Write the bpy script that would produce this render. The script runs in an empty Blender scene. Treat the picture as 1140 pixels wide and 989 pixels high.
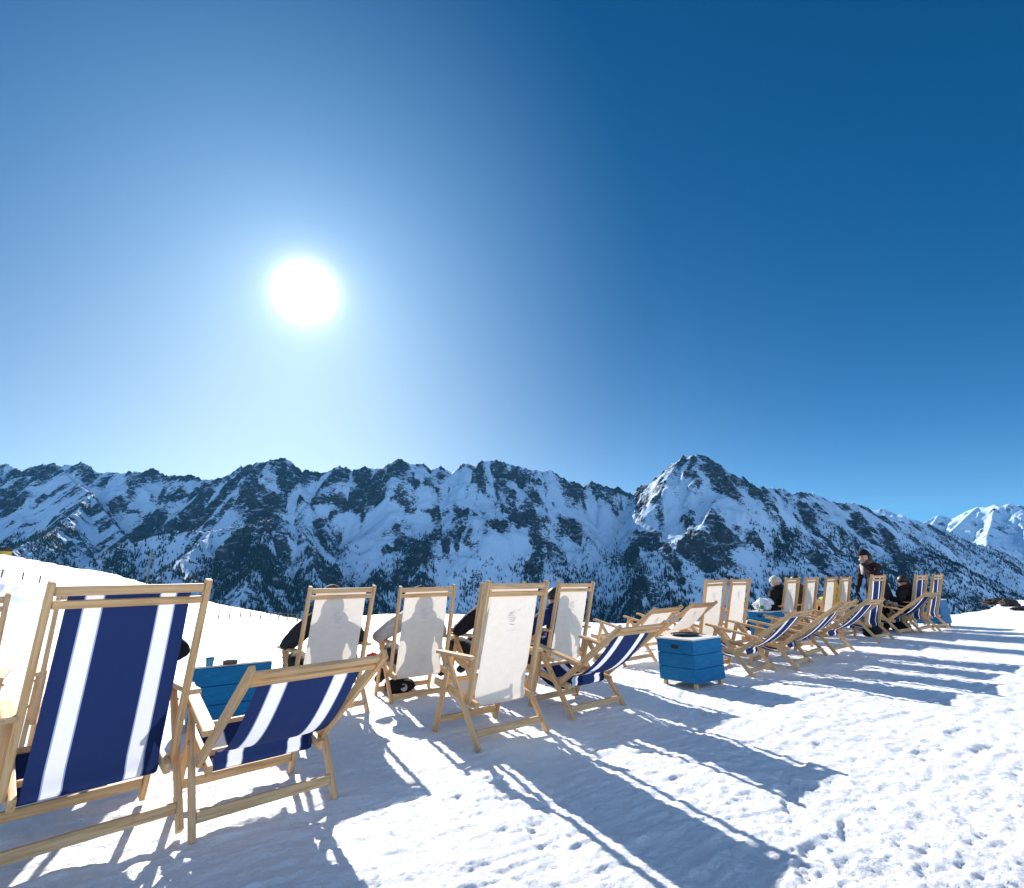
import bpy, bmesh, math, random
import numpy as np
from mathutils import Vector, Matrix, Euler
random.seed(7); R = math.radians
S = bpy.context.scene
col = S.collection

# ------------------------------------------------------------------ camera model
F, PITCH, ROLL, H = 551.0, 0.2758, 0.0212, 1.055
def ray(px, py):
    x, y = px-570., 494.5-py; cr, sr = math.cos(ROLL), math.sin(ROLL)
    x, y = x*cr+y*sr, -x*sr+y*cr
    c, s = math.cos(PITCH), math.sin(PITCH)
    return np.array([x, F*c-y*s, F*s+y*c])
def at(px, py, z=None, Y=None, D=None):
    """where the sight line of a photo pixel reaches height z, depth Y or distance D"""
    d = ray(px, py)
    t = D/math.hypot(d[0], d[1]) if D is not None else Y/d[1] if Y is not None else (z-H)/d[2]
    return np.array([0, 0, H])+d*t

cam = bpy.data.cameras.new('camera'); camo = bpy.data.objects.new('camera', cam); col.objects.link(camo)
camo.matrix_world = Matrix.Translation((0, 0, H)) @ Matrix.Rotation(math.pi/2+PITCH, 4, 'X') @ Matrix.Rotation(-ROLL, 4, 'Z')
cam.sensor_width = 36; cam.lens = 36*F/1140; cam.clip_start = .05; cam.clip_end = 80000
S.camera = camo

# ------------------------------------------------------------------ light and sky
SUN = Vector((-.469, 1, .6583)).normalized()
AZ = math.atan2(SUN.x, SUN.y); EL = R(28.4)
LAMP = Vector((math.sin(AZ)*math.cos(EL), math.cos(AZ)*math.cos(EL), math.sin(EL)))
sl = bpy.data.lights.new('sun', 'SUN'); sl.energy = 4.6; sl.angle = R(.5); sl.color = (1, .955, .89)
so = bpy.data.objects.new('sun', sl); col.objects.link(so); so.rotation_euler = (-LAMP).to_track_quat('-Z', 'Y').to_euler()

W = bpy.data.worlds.new('World'); S.world = W; W.use_nodes = True
nt = W.node_tree; N = nt.nodes; Lk = nt.links
def nd(t, T, **k):
    n = t.nodes.new(T)
    for a, b in k.items(): setattr(n, a, b)
    return n
def mth(t, op, a, b=None, c=None, clamp=False):
    n = t.nodes.new('ShaderNodeMath'); n.operation = op; n.use_clamp = clamp
    for i, v in enumerate((a, b, c)):
        if v is None: continue
        if isinstance(v, (int, float)): n.inputs[i].default_value = v
        else: t.links.new(v, n.inputs[i])
    return n.outputs[0]
bg = N['Background']
sky = nd(nt, 'ShaderNodeTexSky', sky_type='NISHITA', sun_disc=False, sun_elevation=EL, sun_rotation=AZ, altitude=2300, air_density=.85, dust_density=.1, ozone_density=5)
# the sun's bright aureole: depends only on the angle between the view ray and the sun, as in a real sky
geo = nd(nt, 'ShaderNodeTexCoord')
dot = nd(nt, 'ShaderNodeVectorMath', operation='DOT_PRODUCT'); Lk.new(geo.outputs['Generated'], dot.inputs[0]); dot.inputs[1].default_value = SUN
ang = mth(nt, 'ARCCOSINE', mth(nt, 'MINIMUM', dot.outputs['Value'], .999999))
def aure(amp, width, power=1.0):
    e = mth(nt, 'POWER', mth(nt, 'DIVIDE', ang, width), power)
    return mth(nt, 'MULTIPLY', mth(nt, 'EXPONENT', mth(nt, 'MULTIPLY', e, -1.)), amp)
el = nd(nt, 'ShaderNodeSeparateXYZ'); Lk.new(geo.outputs['Generated'], el.inputs[0])
elm = mth(nt, 'MAXIMUM', el.outputs[2], R(6)); low = mth(nt, 'EXPONENT', mth(nt, 'MULTIPLY', elm, -1/R(5))); lows = mth(nt, 'EXPONENT', mth(nt, 'MULTIPLY', elm, -1/R(10)))     # thicker air near the horizon
fan = mth(nt, 'POWER', mth(nt, 'MULTIPLY_ADD', ang, -1/R(37), 1., clamp=True), 1.6)                           # broad glow round the sun
def term(fac, c):
    n = nd(nt, 'ShaderNodeVectorMath', operation='SCALE'); n.inputs[0].default_value = c; Lk.new(fac, n.inputs['Scale']); return n.outputs[0]
grade = nd(nt, 'ShaderNodeVectorMath', operation='MULTIPLY'); Lk.new(sky.outputs[0], grade.inputs[0]); grade.inputs[1].default_value = (.0, .49, .64)
tot = grade.outputs[0]
back = mth(nt, 'MULTIPLY', mth(nt, 'SUBTRACT', ang, R(80)), 1/R(35), clamp=True)                      # added paler sky opposite the sun, out of view, to fill shaded snow
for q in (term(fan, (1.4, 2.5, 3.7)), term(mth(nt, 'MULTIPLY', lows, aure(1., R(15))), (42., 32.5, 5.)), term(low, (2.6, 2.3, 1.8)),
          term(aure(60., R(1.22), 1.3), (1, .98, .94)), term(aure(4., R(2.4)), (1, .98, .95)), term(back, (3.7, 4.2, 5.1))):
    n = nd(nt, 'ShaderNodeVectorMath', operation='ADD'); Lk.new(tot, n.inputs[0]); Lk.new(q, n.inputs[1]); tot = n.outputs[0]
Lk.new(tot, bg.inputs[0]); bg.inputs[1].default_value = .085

vs = S.view_settings; vs.view_transform = 'Standard'; vs.look = 'None'; vs.exposure = 1.0; vs.gamma = 1
S.cycles.max_bounces = 6; S.cycles.volume_bounces = 0; S.cycles.transparent_max_bounces = 6
S.cycles.use_denoising = True

# ------------------------------------------------------------------ materials
def mat(name, colr=(.5,.5,.5), rough=.6, spec=.5, metal=0):
    m = bpy.data.materials.new(name); m.use_nodes = True; t = m.node_tree; b = t.nodes['Principled BSDF']
    b.inputs['Base Color'].default_value = (*colr, 1); b.inputs['Roughness'].default_value = rough
    b.inputs['Specular IOR Level'].default_value = spec; b.inputs['Metallic'].default_value = metal
    return m, t, b
def ramp(t, fac, stops):
    r = t.nodes.new('ShaderNodeValToRGB'); e = r.color_ramp.elements
    while len(e) < len(stops): e.new(.5)
    for i, (p, c) in enumerate(stops): e[i].position = p; e[i].color = (*c, 1) if len(c) == 3 else c
    t.links.new(fac, r.inputs[0]); return r.outputs[0]
def noise(t, vec, scale, detail=4, rough=.6, dist=0):
    n = t.nodes.new('ShaderNodeTexNoise'); n.inputs['Scale'].default_value = scale; n.inputs['Detail'].default_value = detail
    n.inputs['Roughness'].default_value = rough; n.inputs['Distortion'].default_value = dist
    if vec is not None: t.links.new(vec, n.inputs['Vector'])
    return n.outputs[0]
def mapped(t, coord, scale=(1,1,1), offs=None):
    mp = t.nodes.new('ShaderNodeMapping'); mp.inputs['Scale'].default_value = scale; t.links.new(coord, mp.inputs['Vector'])
    if offs is not None: t.links.new(offs, mp.inputs['Location'])
    return mp.outputs[0]
def bump(t, b, h, strength, dist):
    n = t.nodes.new('ShaderNodeBump'); n.inputs['Strength'].default_value = strength; n.inputs['Distance'].default_value = dist
    t.links.new(h, n.inputs['Height']); t.links.new(n.outputs[0], b.inputs['Normal']); return n

def wood():
    m, t, b = mat('weathered_wood', rough=.62, spec=.3)
    tc = nd(t, 'ShaderNodeTexCoord'); oi = nd(t, 'ShaderNodeObjectInfo')
    off = nd(t, 'ShaderNodeVectorMath', operation='SCALE'); off.inputs[0].default_value = (7, 3, 5); t.links.new(oi.outputs['Random'], off.inputs['Scale'])
    v = mapped(t, tc.outputs['Object'], (2.2, 45, 45), off.outputs[0])
    g = noise(t, v, 1.6, 6, .65, .6)
    v2 = mapped(t, tc.outputs['Object'], (1.2, 6, 6), off.outputs[0]); g2 = noise(t, v2, 1.5, 3, .5)
    base = ramp(t, g, [(.3, (.43, .225, .088)), (.5, (.68, .405, .18)), (.72, (.80, .535, .28))])
    grey = ramp(t, g, [(.3, (.30, .21, .13)), (.55, (.54, .40, .27)), (.75, (.66, .51, .37))])
    mx = nd(t, 'ShaderNodeMix', data_type='RGBA'); t.links.new(base, mx.inputs[6]); t.links.new(grey, mx.inputs[7])
    fac = mth(t, 'MULTIPLY', mth(t, 'ADD', mth(t, 'SUBTRACT', g2, .5), mth(t, 'MULTIPLY', oi.outputs['Random'], .38)), 1., clamp=True)
    t.links.new(fac, mx.inputs[0]); t.links.new(mx.outputs[2], b.inputs['Base Color'])
    bump(t, b, g, .35, .002); return m
WOOD = wood()

def canvas(name, kind, s0=.135, s1=.262):
    m, t, b = mat(name, rough=.85, spec=.15)
    uv = nd(t, 'ShaderNodeUVMap'); sp = nd(t, 'ShaderNodeSeparateXYZ'); t.links.new(uv.outputs[0], sp.inputs[0])
    if kind == 'white':
        g = noise(t, mapped(t, uv.outputs[0], (3, 6, 1)), 2., 3)
        c = ramp(t, g, [(.3, (.77, .69, .595)), (.7, (.82, .75, .655))])
    else:
        u = mth(t, 'MINIMUM', sp.outputs[0], mth(t, 'SUBTRACT', 1., sp.outputs[0]))
        navy, white, lb = (.0115, .024, .088), (.70, .71, .74), (.24, .29, .48)
        w = .012 if s1-s0 > .1 else .008
        r = t.nodes.new('ShaderNodeValToRGB'); r.color_ramp.interpolation = 'CONSTANT'; e = r.color_ramp.elements
        st = [(0, navy), (s0-w, lb), (s0, white), (s1, lb), (s1+w, navy)]
        while len(e) < 5: e.new(.5)
        for i, (p, cc) in enumerate(st): e[i].position = p; e[i].color = (*cc, 1)
        t.links.new(u, r.inputs[0]); c = r.outputs[0]
    wv = noise(t, mapped(t, uv.outputs[0], (420, 900, 1)), 1., 2)
    fold = noise(t, mapped(t, uv.outputs[0], (5, 2.2, 1)), 1., 3)
    hh = mth(t, 'ADD', mth(t, 'MULTIPLY', wv, .02), mth(t, 'MULTIPLY', fold, .9))
    hem = mth(t, 'LESS_THAN', mth(t, 'ABSOLUTE', mth(t, 'SUBTRACT', mth(t, 'MINIMUM', sp.outputs[0], mth(t, 'SUBTRACT', 1., sp.outputs[0])), .028)), .0035)
    soil = mth(t, 'MULTIPLY', mth(t, 'SUBTRACT', noise(t, mapped(t, uv.outputs[0], (4, 3, 1)), 1.3, 6, .7), .52), .55, clamp=True)
    hx = nd(t, 'ShaderNodeMix', data_type='RGBA', blend_type='MULTIPLY'); t.links.new(c, hx.inputs[6]); hx.inputs[7].default_value = (.72, .70, .68, 1)
    t.links.new(mth(t, 'ADD', mth(t, 'MULTIPLY', hem, .35), soil, clamp=True), hx.inputs[0]); c = hx.outputs[2]
    t.links.new(c, b.inputs['Base Color']); bump(t, b, hh, .6, .015)
    tr = nd(t, 'ShaderNodeBsdfTranslucent'); t.links.new(c, tr.inputs[0])
    mx = nd(t, 'ShaderNodeMixShader'); mx.inputs[0].default_value = .22 if kind == 'white' else .34
    t.links.new(b.outputs[0], mx.inputs[1]); t.links.new(tr.outputs[0], mx.inputs[2]); t.links.new(mx.outputs[0], t.nodes['Material Output'].inputs[0])
    return m
CW = canvas('white_canvas', 'white'); CB = canvas('striped_canvas', 'blue'); CB2 = canvas('striped_canvas_narrow', 'blue', .15, .235)
PRINT = mat('faded_print', (.60, .57, .53), .8)[0]
METAL = mat('bolt_metal', (.35, .35, .36), .35, .5, 1)[0]

def paint():
    m, t, b = mat('blue_box_paint', rough=.6, spec=.2)
    tc = nd(t, 'ShaderNodeTexCoord'); g = noise(t, mapped(t, tc.outputs['Object'], (3, 3, 30)), 2, 5, .7)
    g2 = noise(t, mapped(t, tc.outputs['Object'], (3, 3, 9)), 5, 5, .7)
    c = ramp(t, g, [(.3, (.0, .10, .23)), (.65, (.002, .16, .35))]); mx = nd(t, 'ShaderNodeMix', data_type='RGBA')
    t.links.new(c, mx.inputs[6]); mx.inputs[7].default_value = (.16, .25, .30, 1)
    t.links.new(mth(t, 'MULTIPLY', mth(t, 'SUBTRACT', g2, .60), 4., clamp=True), mx.inputs[0])
    t.links.new(mx.outputs[2], b.inputs['Base Color']); bump(t, b, g, .3, .003); return m
PAINT = paint()
TOPW = mat('box_top_board', (.62, .60, .56), .6)[0]
BLACK = mat('black_plastic', (.012, .012, .014), .3)[0]
DARKHOLE = mat('dark_slot', (.02, .015, .012), .9)[0]
SKIN = mat('skin', (.52, .30, .21), .5)[0]
def cloth(name, c, sc=60):
    m, t, b = mat(name, c, .85, .2); tc = nd(t, 'ShaderNodeTexCoord')
    g = noise(t, tc.outputs['Object'], sc/6, 5, .6)
    cc = ramp(t, g, [(.3, tuple(x*.7 for x in c)), (.7, tuple(min(1, x*1.25) for x in c))]); t.links.new(cc, b.inputs['Base Color'])
    bump(t, b, noise(t, mapped(t, tc.outputs['Object'], (1, 1, 2.4)), 9, 3), .6, .03); return m
K_DARK = cloth('charcoal_cloth', (.022, .023, .027)); K_BLACK = cloth('black_cloth', (.010, .010, .012)); K_GREY = cloth('grey_cloth', (.42, .40, .38))
K_NAVY = cloth('navy_cloth', (.008, .022, .09)); K_BROWN = cloth('brown_cloth', (.03, .018, .018)); K_WHITE = cloth('white_cloth', (.7, .7, .74))
K_YEL = cloth('yellow_cloth', (.55, .62, .02)); K_RED = cloth('red_cloth', (.6, .06, .05)); K_HAIR = mat('dark_hair', (.02, .012, .008), .5)[0]
K_BEIGE = cloth('beige_cloth', (.5, .42, .33)); K_TAUPE = cloth('taupe_cloth', (.10, .075, .065)); K_LENS = mat('dark_lens', (.01, .01, .012), .15)[0]

# ------------------------------------------------------------------ object helpers
def mobj(name, me, m=None, parent=None, mw=None):
    o = bpy.data.objects.new(name, me); col.objects.link(o)
    if m is not None and not me.materials: me.materials.append(m)
    if parent is not None: o.parent = parent
    if mw is not None: o.matrix_local = mw
    return o
def tag(o, label=None, cat=None, group=None, kind=None):
    if label: o['label'] = label
    if cat: o['category'] = cat
    if group: o['group'] = group
    if kind: o['kind'] = kind
    return o
def thing(name, label, cat, loc=(0,0,0), rz=0, group=None):
    o = bpy.data.objects.new(name, None); col.objects.link(o); o.location = loc; o.rotation_euler = (0, 0, rz)
    o.empty_display_size = .1
    return tag(o, label, cat, group)
def from_bm(name, bm, smooth=False):
    me = bpy.data.meshes.new(name); bmesh.ops.recalc_face_normals(bm, faces=bm.faces); bm.to_mesh(me); bm.free()
    if smooth: me.polygons.foreach_set('use_smooth', [True]*len(me.polygons))
    return me
def box_me(name, sx, sy, sz, bev=.004, seg=2):
    bm = bmesh.new(); bmesh.ops.create_cube(bm, size=1)
    bmesh.ops.scale(bm, vec=(sx, sy, sz), verts=bm.verts)
    if bev: bmesh.ops.bevel(bm, geom=bm.edges[:], offset=bev, segments=seg, affect='EDGES', profile=.6)
    return from_bm(name, bm)
def bar(name, p0, p1, w, th, side, m, parent, bev=.004):
    """a beveled stick from p0 to p1; `side` is the direction its width w runs in"""
    p0, p1 = Vector(p0), Vector(p1); X = (p1-p0); L = X.length; X.normalize()
    Y = Vector(side); Y = (Y-X*Y.dot(X)).normalized(); Z = X.cross(Y)
    mw = Matrix((X, Y, Z)).transposed().to_4x4(); mw.translation = (p0+p1)/2
    return mobj(name, box_me(name, L, w, th, bev), m, parent, mw)
def lathe(bm, prof, seg=20, c=(0,0,0), sx=1, sy=1):
    rings = []
    for r, z in prof:
        rings.append([bm.verts.new((c[0]+sx*r*math.cos(2*math.pi*i/seg), c[1]+sy*r*math.sin(2*math.pi*i/seg), c[2]+z)) for i in range(seg)])
    for a, b in zip(rings, rings[1:]):
        for i in range(seg): bm.faces.new((a[i], a[(i+1) % seg], b[(i+1) % seg], b[i]))
    bm.faces.new(rings[0][::-1]); bm.faces.new(rings[-1])
def grid_me(name, P, nu, nv, smooth=True):
    me = bpy.data.meshes.new(name); me.vertices.add(nu*nv); me.vertices.foreach_set('co', P.reshape(-1).astype(np.float32))
    i = np.arange((nu-1)*(nv-1)); r = i//(nv-1); c = i % (nv-1); a = r*nv+c
    q = np.stack([a, a+nv, a+nv+1, a+1], 1).reshape(-1).astype(np.int32)
    n = len(i); me.loops.add(4*n); me.loops.foreach_set('vertex_index', q)
    me.polygons.add(n); me.polygons.foreach_set('loop_start', np.arange(0, 4*n, 4, dtype=np.int32))
    me.update(calc_edges=True); me.polygons.foreach_set('use_smooth', np.full(n, smooth)); return me

# ------------------------------------------------------------------ numpy noise
rng = np.random.RandomState(3); PERM = rng.permutation(1024); PERM = np.concatenate([PERM, PERM]); GA = rng.rand(1024)*2*np.pi; GX, GY = np.cos(GA), np.sin(GA)
def perlin(x, y, seed=0):
    x = x+seed*17.3; y = y+seed*9.7
    xi = np.floor(x).astype(int); yi = np.floor(y).astype(int); fx = x-xi; fy = y-yi
    u = fx*fx*fx*(fx*(fx*6-15)+10); v = fy*fy*fy*(fy*(fy*6-15)+10)
    def g(ix, iy, dx, dy):
        h = PERM[(PERM[ix & 1023]+iy) & 1023]; return GX[h]*dx+GY[h]*dy
    a = g(xi, yi, fx, fy); b = g(xi+1, yi, fx-1, fy); c = g(xi, yi+1, fx, fy-1); d = g(xi+1, yi+1, fx-1, fy-1)
    return (a+(b-a)*u+((c+(d-c)*u)-(a+(b-a)*u))*v)*1.5
def fbm(x, y, o=4, g=.5, seed=0):
    r = 0; a = 1
    for i in range(o): r = r+a*perlin(x, y, seed+i); x = x*2.03; y = y*2.03; a *= g
    return r
def ridged(x, y, o=5, g=.5, seed=0):
    r = 0; a = 1; w = 1
    for i in range(o):
        n = (1-np.abs(perlin(x, y, seed+i)))**2; r = r+a*n*w; w = np.clip(n*1.4, 0, 1); x = x*2.03; y = y*2.03; a *= g
    return r
def sst(a, b, x): t = np.clip((x-a)/(b-a), 0, 1); return t*t*(3-2*t)

# ------------------------------------------------------------------ snow plateau (one sheet)
def snow_base(X, Y):
    t = X/np.maximum(Y, .01); t = np.where(Y > .01, t, np.sign(X)*5); t = np.clip(t, -2.2, 2.2)
    eY = np.interp(t, [-2.2, -1.05, -.8, -.6, -.42, -.255, -.07, .145, .235, .5, .84, .9, .945, 1.0, 1.06, 2.2], [70, 60, 38, 17.5, 17, 21.5, 19, 14.3, 13.8, 14, 14.6, 16.2, 21.5, 20, 17.5, 17])
    zB = np.interp(t, [-2.2, -1, -.6, -.42, -.3, 0, .3], [6, 2.3, -2.7, -3.1, -4.2, -12, -20])
    zE = np.interp(t, [-2.2, -1.0, -.8, -.6, -.42, -.3, 0, .3], [24, 9.6, 5.3, -.9, -5.2, -9, -24, -45])
    D = np.hypot(X, Y)
    Yb = np.maximum(eY+12, 68)
    zl = np.where(Y < Yb, zB*(1-np.exp(-np.maximum(Y-eY, 0)/12.)), zB+(zE-zB)*np.clip((Y-Yb)/(115-Yb), 0, 1)); zl = np.where(Y > 115, zE-(Y-115)*.45, zl)
    bank = -.35*sst(0, 3, Y-eY)*sst(-.2, -.3, t)*(1-sst(3, 10, Y-eY)); zl = zl+bank
    zr = -np.maximum(Y-eY, 0)*.33-np.clip(Y-eY, 0, 1.2)*.12
    w = sst(-.1, .05, t)
    z = zl*(1-w)+zr*w
    return np.where(Y > eY, z, 0)
def boot_prints():
    r = random.Random(5); L = []
    for (x0, y0, a, n) in ((1.2, 2.2, 1.05, 7), (2.6, 3.4, .5, 8), (.2, 2.6, 1.9, 5), (2.9, 5.0, .35, 7), (4.2, 5.6, .6, 8), (-.7, 3.9, .9, 5), (1.3, 4.3, 1.2, 4), (5.2, 6.6, .7, 8), (3.6, 3.1, 2.6, 6), (2.0, 2.6, 2.2, 5), (.9, 3.5, .2, 5)):
        x, y = x0, y0
        for i in range(n):
            sd = (-1)**i*.10; aa = a+r.uniform(-.18, .18); L.append((x-sd*math.sin(a), y+sd*math.cos(a), aa, r.uniform(.004, .010)))
            st = r.uniform(.26, .36); a += r.uniform(-.15, .15); x += st*math.cos(a); y += st*math.sin(a)
    return L
PRINTS = boot_prints()
def snow_z(X, Y):
    X = np.asarray(X, float); Y = np.asarray(Y, float); D = np.hypot(X, Y)
    z = snow_base(X, Y)
    near = 1/(1+(D/14)**2)
    z = np.array(z, float, ndmin=X.ndim)
    z = z+.018*fbm(X/1.1, Y/1.1, 3, .5, 1)*sst(.5, 2, D)+.10*fbm(X/11, Y/11, 3, .5, 5)*sst(14, 30, D)+.45*fbm(X/60, Y/45, 3, .5, 9)*sst(40, 110, D)
    # long drag marks and scuffs, following the row of chairs
    a = .6; U = X*math.cos(a)+Y*math.sin(a); V = -X*math.sin(a)+Y*math.cos(a)
    scuff = fbm(U/.28, V/.075, 4, .55, 21)
    z = z+near*(.0085*scuff+.0068*fbm(X/.11, Y/.11, 4, .6, 31))
    # churned lumps at the right front and softer trampling elsewhere
    sd = (X-.9)*.53-(Y-1.8)*.85+.25*fbm(X/.6, Y/.6, 2, .5, 41)
    ch = sst(-.85, .25, sd)*np.where(Y > 0, 1, 1)
    lump = np.clip(fbm(X/.12, Y/.12, 4, .62, 51), -.3, 1)*.8+np.clip(fbm(X/.055, Y/.055, 3, .6, 61), 0, 1)*.75
    z = z+near*ch*(.0105*lump+.0030*fbm(X/.03, Y/.03, 2, .6, 191))+near*(1-ch)*.004*np.clip(ridged(X/.22, Y/.22, 3, .5, 71)-1.05, 0, 1)*sst(-.1, .5, fbm(X/1.4, Y/1.4, 2, .5, 81))
    sl = sst(16, 26, Y)*sst(-.1, -.3, X/np.maximum(Y, .1)); z = z+sl*(.22*fbm(X/13, Y/5, 3, .5, 121)+.05*fbm((X*.9+Y*.4)/14, (Y*.9-X*.4)/.9, 2, .5, 131))
    for bx, by, ba, bd in PRINTS:
        if X.ndim == 0: break
        m = (np.abs(X-bx) < .3) & (np.abs(Y-by) < .3)
        if not m.any(): continue
        dx, dy = X[m]-bx, Y[m]-by; u = dx*math.cos(ba)+dy*math.sin(ba); v = -dx*math.sin(ba)+dy*math.cos(ba)
        q = np.sqrt((u/.155)**2+(v/(.058-.012*np.sin(u*14)))**2)
        zz = z[m]; zz = zz-bd*sst(1.12, .82, q)*(1-.25*np.sin(u*150)*(q < .8))+bd*.35*np.exp(-((q-1.25)/.16)**2); z[m] = zz
    rut = np.exp(-((sd-.55)/.16)**2); z = z-.03*rut*near
    return z
def snow_ground():
    az = np.concatenate([np.linspace(-180, -62, 60)[:-1], np.linspace(-62, 60, 640)[:-1], np.linspace(60, 180, 60)])*np.pi/180
    r = np.concatenate([[.02, .3], np.geomspace(.9, 9, 620)[:-1], np.geomspace(9, 40, 190)[:-1], np.geomspace(40, 330, 130)])
    A, Rr = np.meshgrid(az, r); X = Rr*np.sin(A); Y = Rr*np.cos(A)
    P = np.stack([X, Y, snow_z(X, Y)], -1)
    return grid_me('snow_ground', P, len(r), len(az))
def snow_mat():
    m, t, b = mat('packed_snow', (.86, .88, .91), .55, .35)
    tc = nd(t, 'ShaderNodeTexCoord'); v = tc.outputs['Object']
    n1 = noise(t, v, 34, 8, .74); n2 = noise(t, v, 140, 4, .75); n3 = noise(t, mapped(t, v, (1, 1, 1)), 5, 4, .6)
    h = mth(t, 'ADD', mth(t, 'MULTIPLY', n1, .75), mth(t, 'MULTIPLY', n2, .22)); h = mth(t, 'ADD', h, mth(t, 'MULTIPLY', n3, .9))
    bump(t, b, h, .9, .026)
    c = ramp(t, n3, [(.3, (.87, .885, .91)), (.7, (.93, .935, .95))]); t.links.new(c, b.inputs['Base Color'])
    return m
SNOW = snow_mat()
g = mobj('snow_ground', snow_ground(), SNOW); tag(g, kind='structure')

# ------------------------------------------------------------------ mountains
def pts(L): return np.array([at(px, py, D=D) for px, py, D in L])
def dist_sky(px): return float(np.interp(px, [-300, 0, 60, 100, 250, 300, 450, 580, 700, 712, 770, 850, 950, 1040, 1140, 1250], [7400, 7000, 6400, 6100, 5500, 5100, 5000, 5000, 5100, 5000, 4600, 5300, 6000, 6900, 8000, 9000]))
SKY = [(-260, 560), (-160, 535), (-80, 540), (-30, 522), (0, 518), (8, 516), (26, 526), (40, 519), (59, 516), (72, 518), (89, 516), (100, 520), (108, 526), (125, 525), (137, 527.6), (153, 523.7), (162, 527), (171, 520.5), (178, 527), (184, 530), (200, 530), (216, 530), (224, 535), (240, 533), (257, 531.6), (268, 522), (279, 516), (295, 515), (304, 513), (311.6, 510), (322, 513), (334, 526), (346, 524), (356, 528), (366, 524), (378.7, 519), (393, 525), (403.7, 521), (424.7, 522.4), (435, 514), (446, 511), (456, 517), (467, 516), (480, 522), (490, 520), (502, 526), (512, 519), (521, 516), (528.7, 519.7), (536, 514), (543, 513), (559, 514.5), (580, 521), (602, 525), (612.6, 523.7), (628, 533), (649.5, 542), (658.7, 537), (678, 543.4), (690, 544), (702, 548.7), (708, 554), (712.6, 541), (723, 539), (733, 530), (744, 521), (760, 509), (771, 507.5), (782, 507.4), (790, 513), (797, 519.7), (812, 530), (828, 541), (845, 543), (860, 544.7), (866, 543.4), (882, 550), (894, 549), (906, 549), (927, 559), (948, 559), (960, 564), (971.6, 570), (1003, 580), (1024, 584), (1040, 585), (1058, 593), (1077, 602.6), (1103, 610.5), (1140, 622), (1180, 634), (1230, 648), (1300, 665)]
RIDGES = [[(x, y, dist_sky(x)) for x, y in SKY]]
RIDGES += [
 [(-40, 668, 3300), (60, 645, 3500), (100, 628, 3600), (131, 610, 3700), (171, 597, 3800), (200, 592, 3800), (237, 592, 3750), (263, 585, 3700), (280, 582, 3650), (296, 581, 3650), (330, 585, 3900), (359, 589, 4300), (372, 570, 4700)],
 [(237, 592, 3750), (215, 612, 3400), (185, 636, 3000), (160, 668, 2700)],
 [(296, 581, 3650), (292, 610, 3350), (278, 640, 3000), (262, 690, 2600)],
 [(330, 585, 3900), (345, 610, 3500), (352, 650, 3100), (362, 700, 2800)],
 [(59, 516, 6400), (80, 535, 5900), (100, 549, 5400), (84, 572, 4900), (60, 590, 4500), (20, 612, 4000), (-30, 640, 3600)],
 [(100, 549, 5400), (120, 575, 5000), (140, 600, 4600), (150, 612, 4300)],
 [(171, 521, 5900), (165, 545, 5600), (150, 556, 5450)],
 [(0, 518, 7000), (-20, 560, 6000), (-60, 610, 5000)],
 [(224, 535, 5600), (215, 560, 5200), (190, 580, 4800)],
 [(279, 516, 5200), (290, 548, 4900), (285, 570, 4600)], [(311, 510, 5100), (330, 545, 4800), (345, 565, 4550)],
 [(378, 519, 5050), (395, 550, 4750), (412, 572, 4550)], [(446, 511, 5000), (440, 540, 4750), (437, 562, 4600)],
 [(521, 516, 5000), (506, 542, 4800), (494, 562, 4600), (482, 577, 4450), (462, 597, 4250), (438, 618, 4000), (420, 638, 3700), (404, 658, 3350), (385, 700, 2900)],
 [(482, 577, 4450), (470, 610, 4000), (468, 640, 3600), (472, 690, 3100)],
 [(543, 513, 5000), (560, 545, 4750), (575, 575, 4500), (584, 590, 4350)], [(506, 542, 4800), (530, 570, 4500), (545, 600, 4250), (540, 625, 3950)],
 [(602, 525, 5000), (609, 547, 4800), (603, 575, 4500), (599, 605, 4200), (590, 637, 3800), (575, 690, 3300)],
 [(609, 547, 4800), (632, 575, 4500), (655, 600, 4250)], [(658, 537, 5050), (672, 560, 4800)],
 [(760, 509, 4600), (748, 525, 4480), (732, 550, 4280), (729, 575, 4100), (727, 600, 3900), (718, 626, 3650), (708, 655, 3350), (700, 700, 3000)],
 [(727, 600, 3900), (745, 640, 3500), (760, 690, 3100)],
 [(782, 507, 4620), (800, 545, 4350), (822, 590, 4050), (838, 640, 3650), (850, 700, 3200)], [(771, 508, 4600), (772, 550, 4250), (790, 600, 3850), (795, 660, 3400)],
 [(866, 543, 5400), (882, 575, 5050), (893, 610, 4650), (890, 660, 4200)], [(906, 549, 5700), (895, 575, 5400)], [(906, 549, 5700), (922, 585, 5300), (930, 630, 4800), (925, 690, 4300)],
 [(948, 559, 6000), (946, 590, 5600), (960, 640, 5000), (965, 690, 4500)], [(1003, 580, 6500), (1008, 615, 5900), (1015, 670, 5200)],
 [(1058, 593, 7100), (1075, 630, 6500), (1085, 680, 5700)], [(1103, 610, 7600), (1125, 645, 6900), (1140, 690, 6000)]]
RP = [pts(L) for L in RIDGES]
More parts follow.
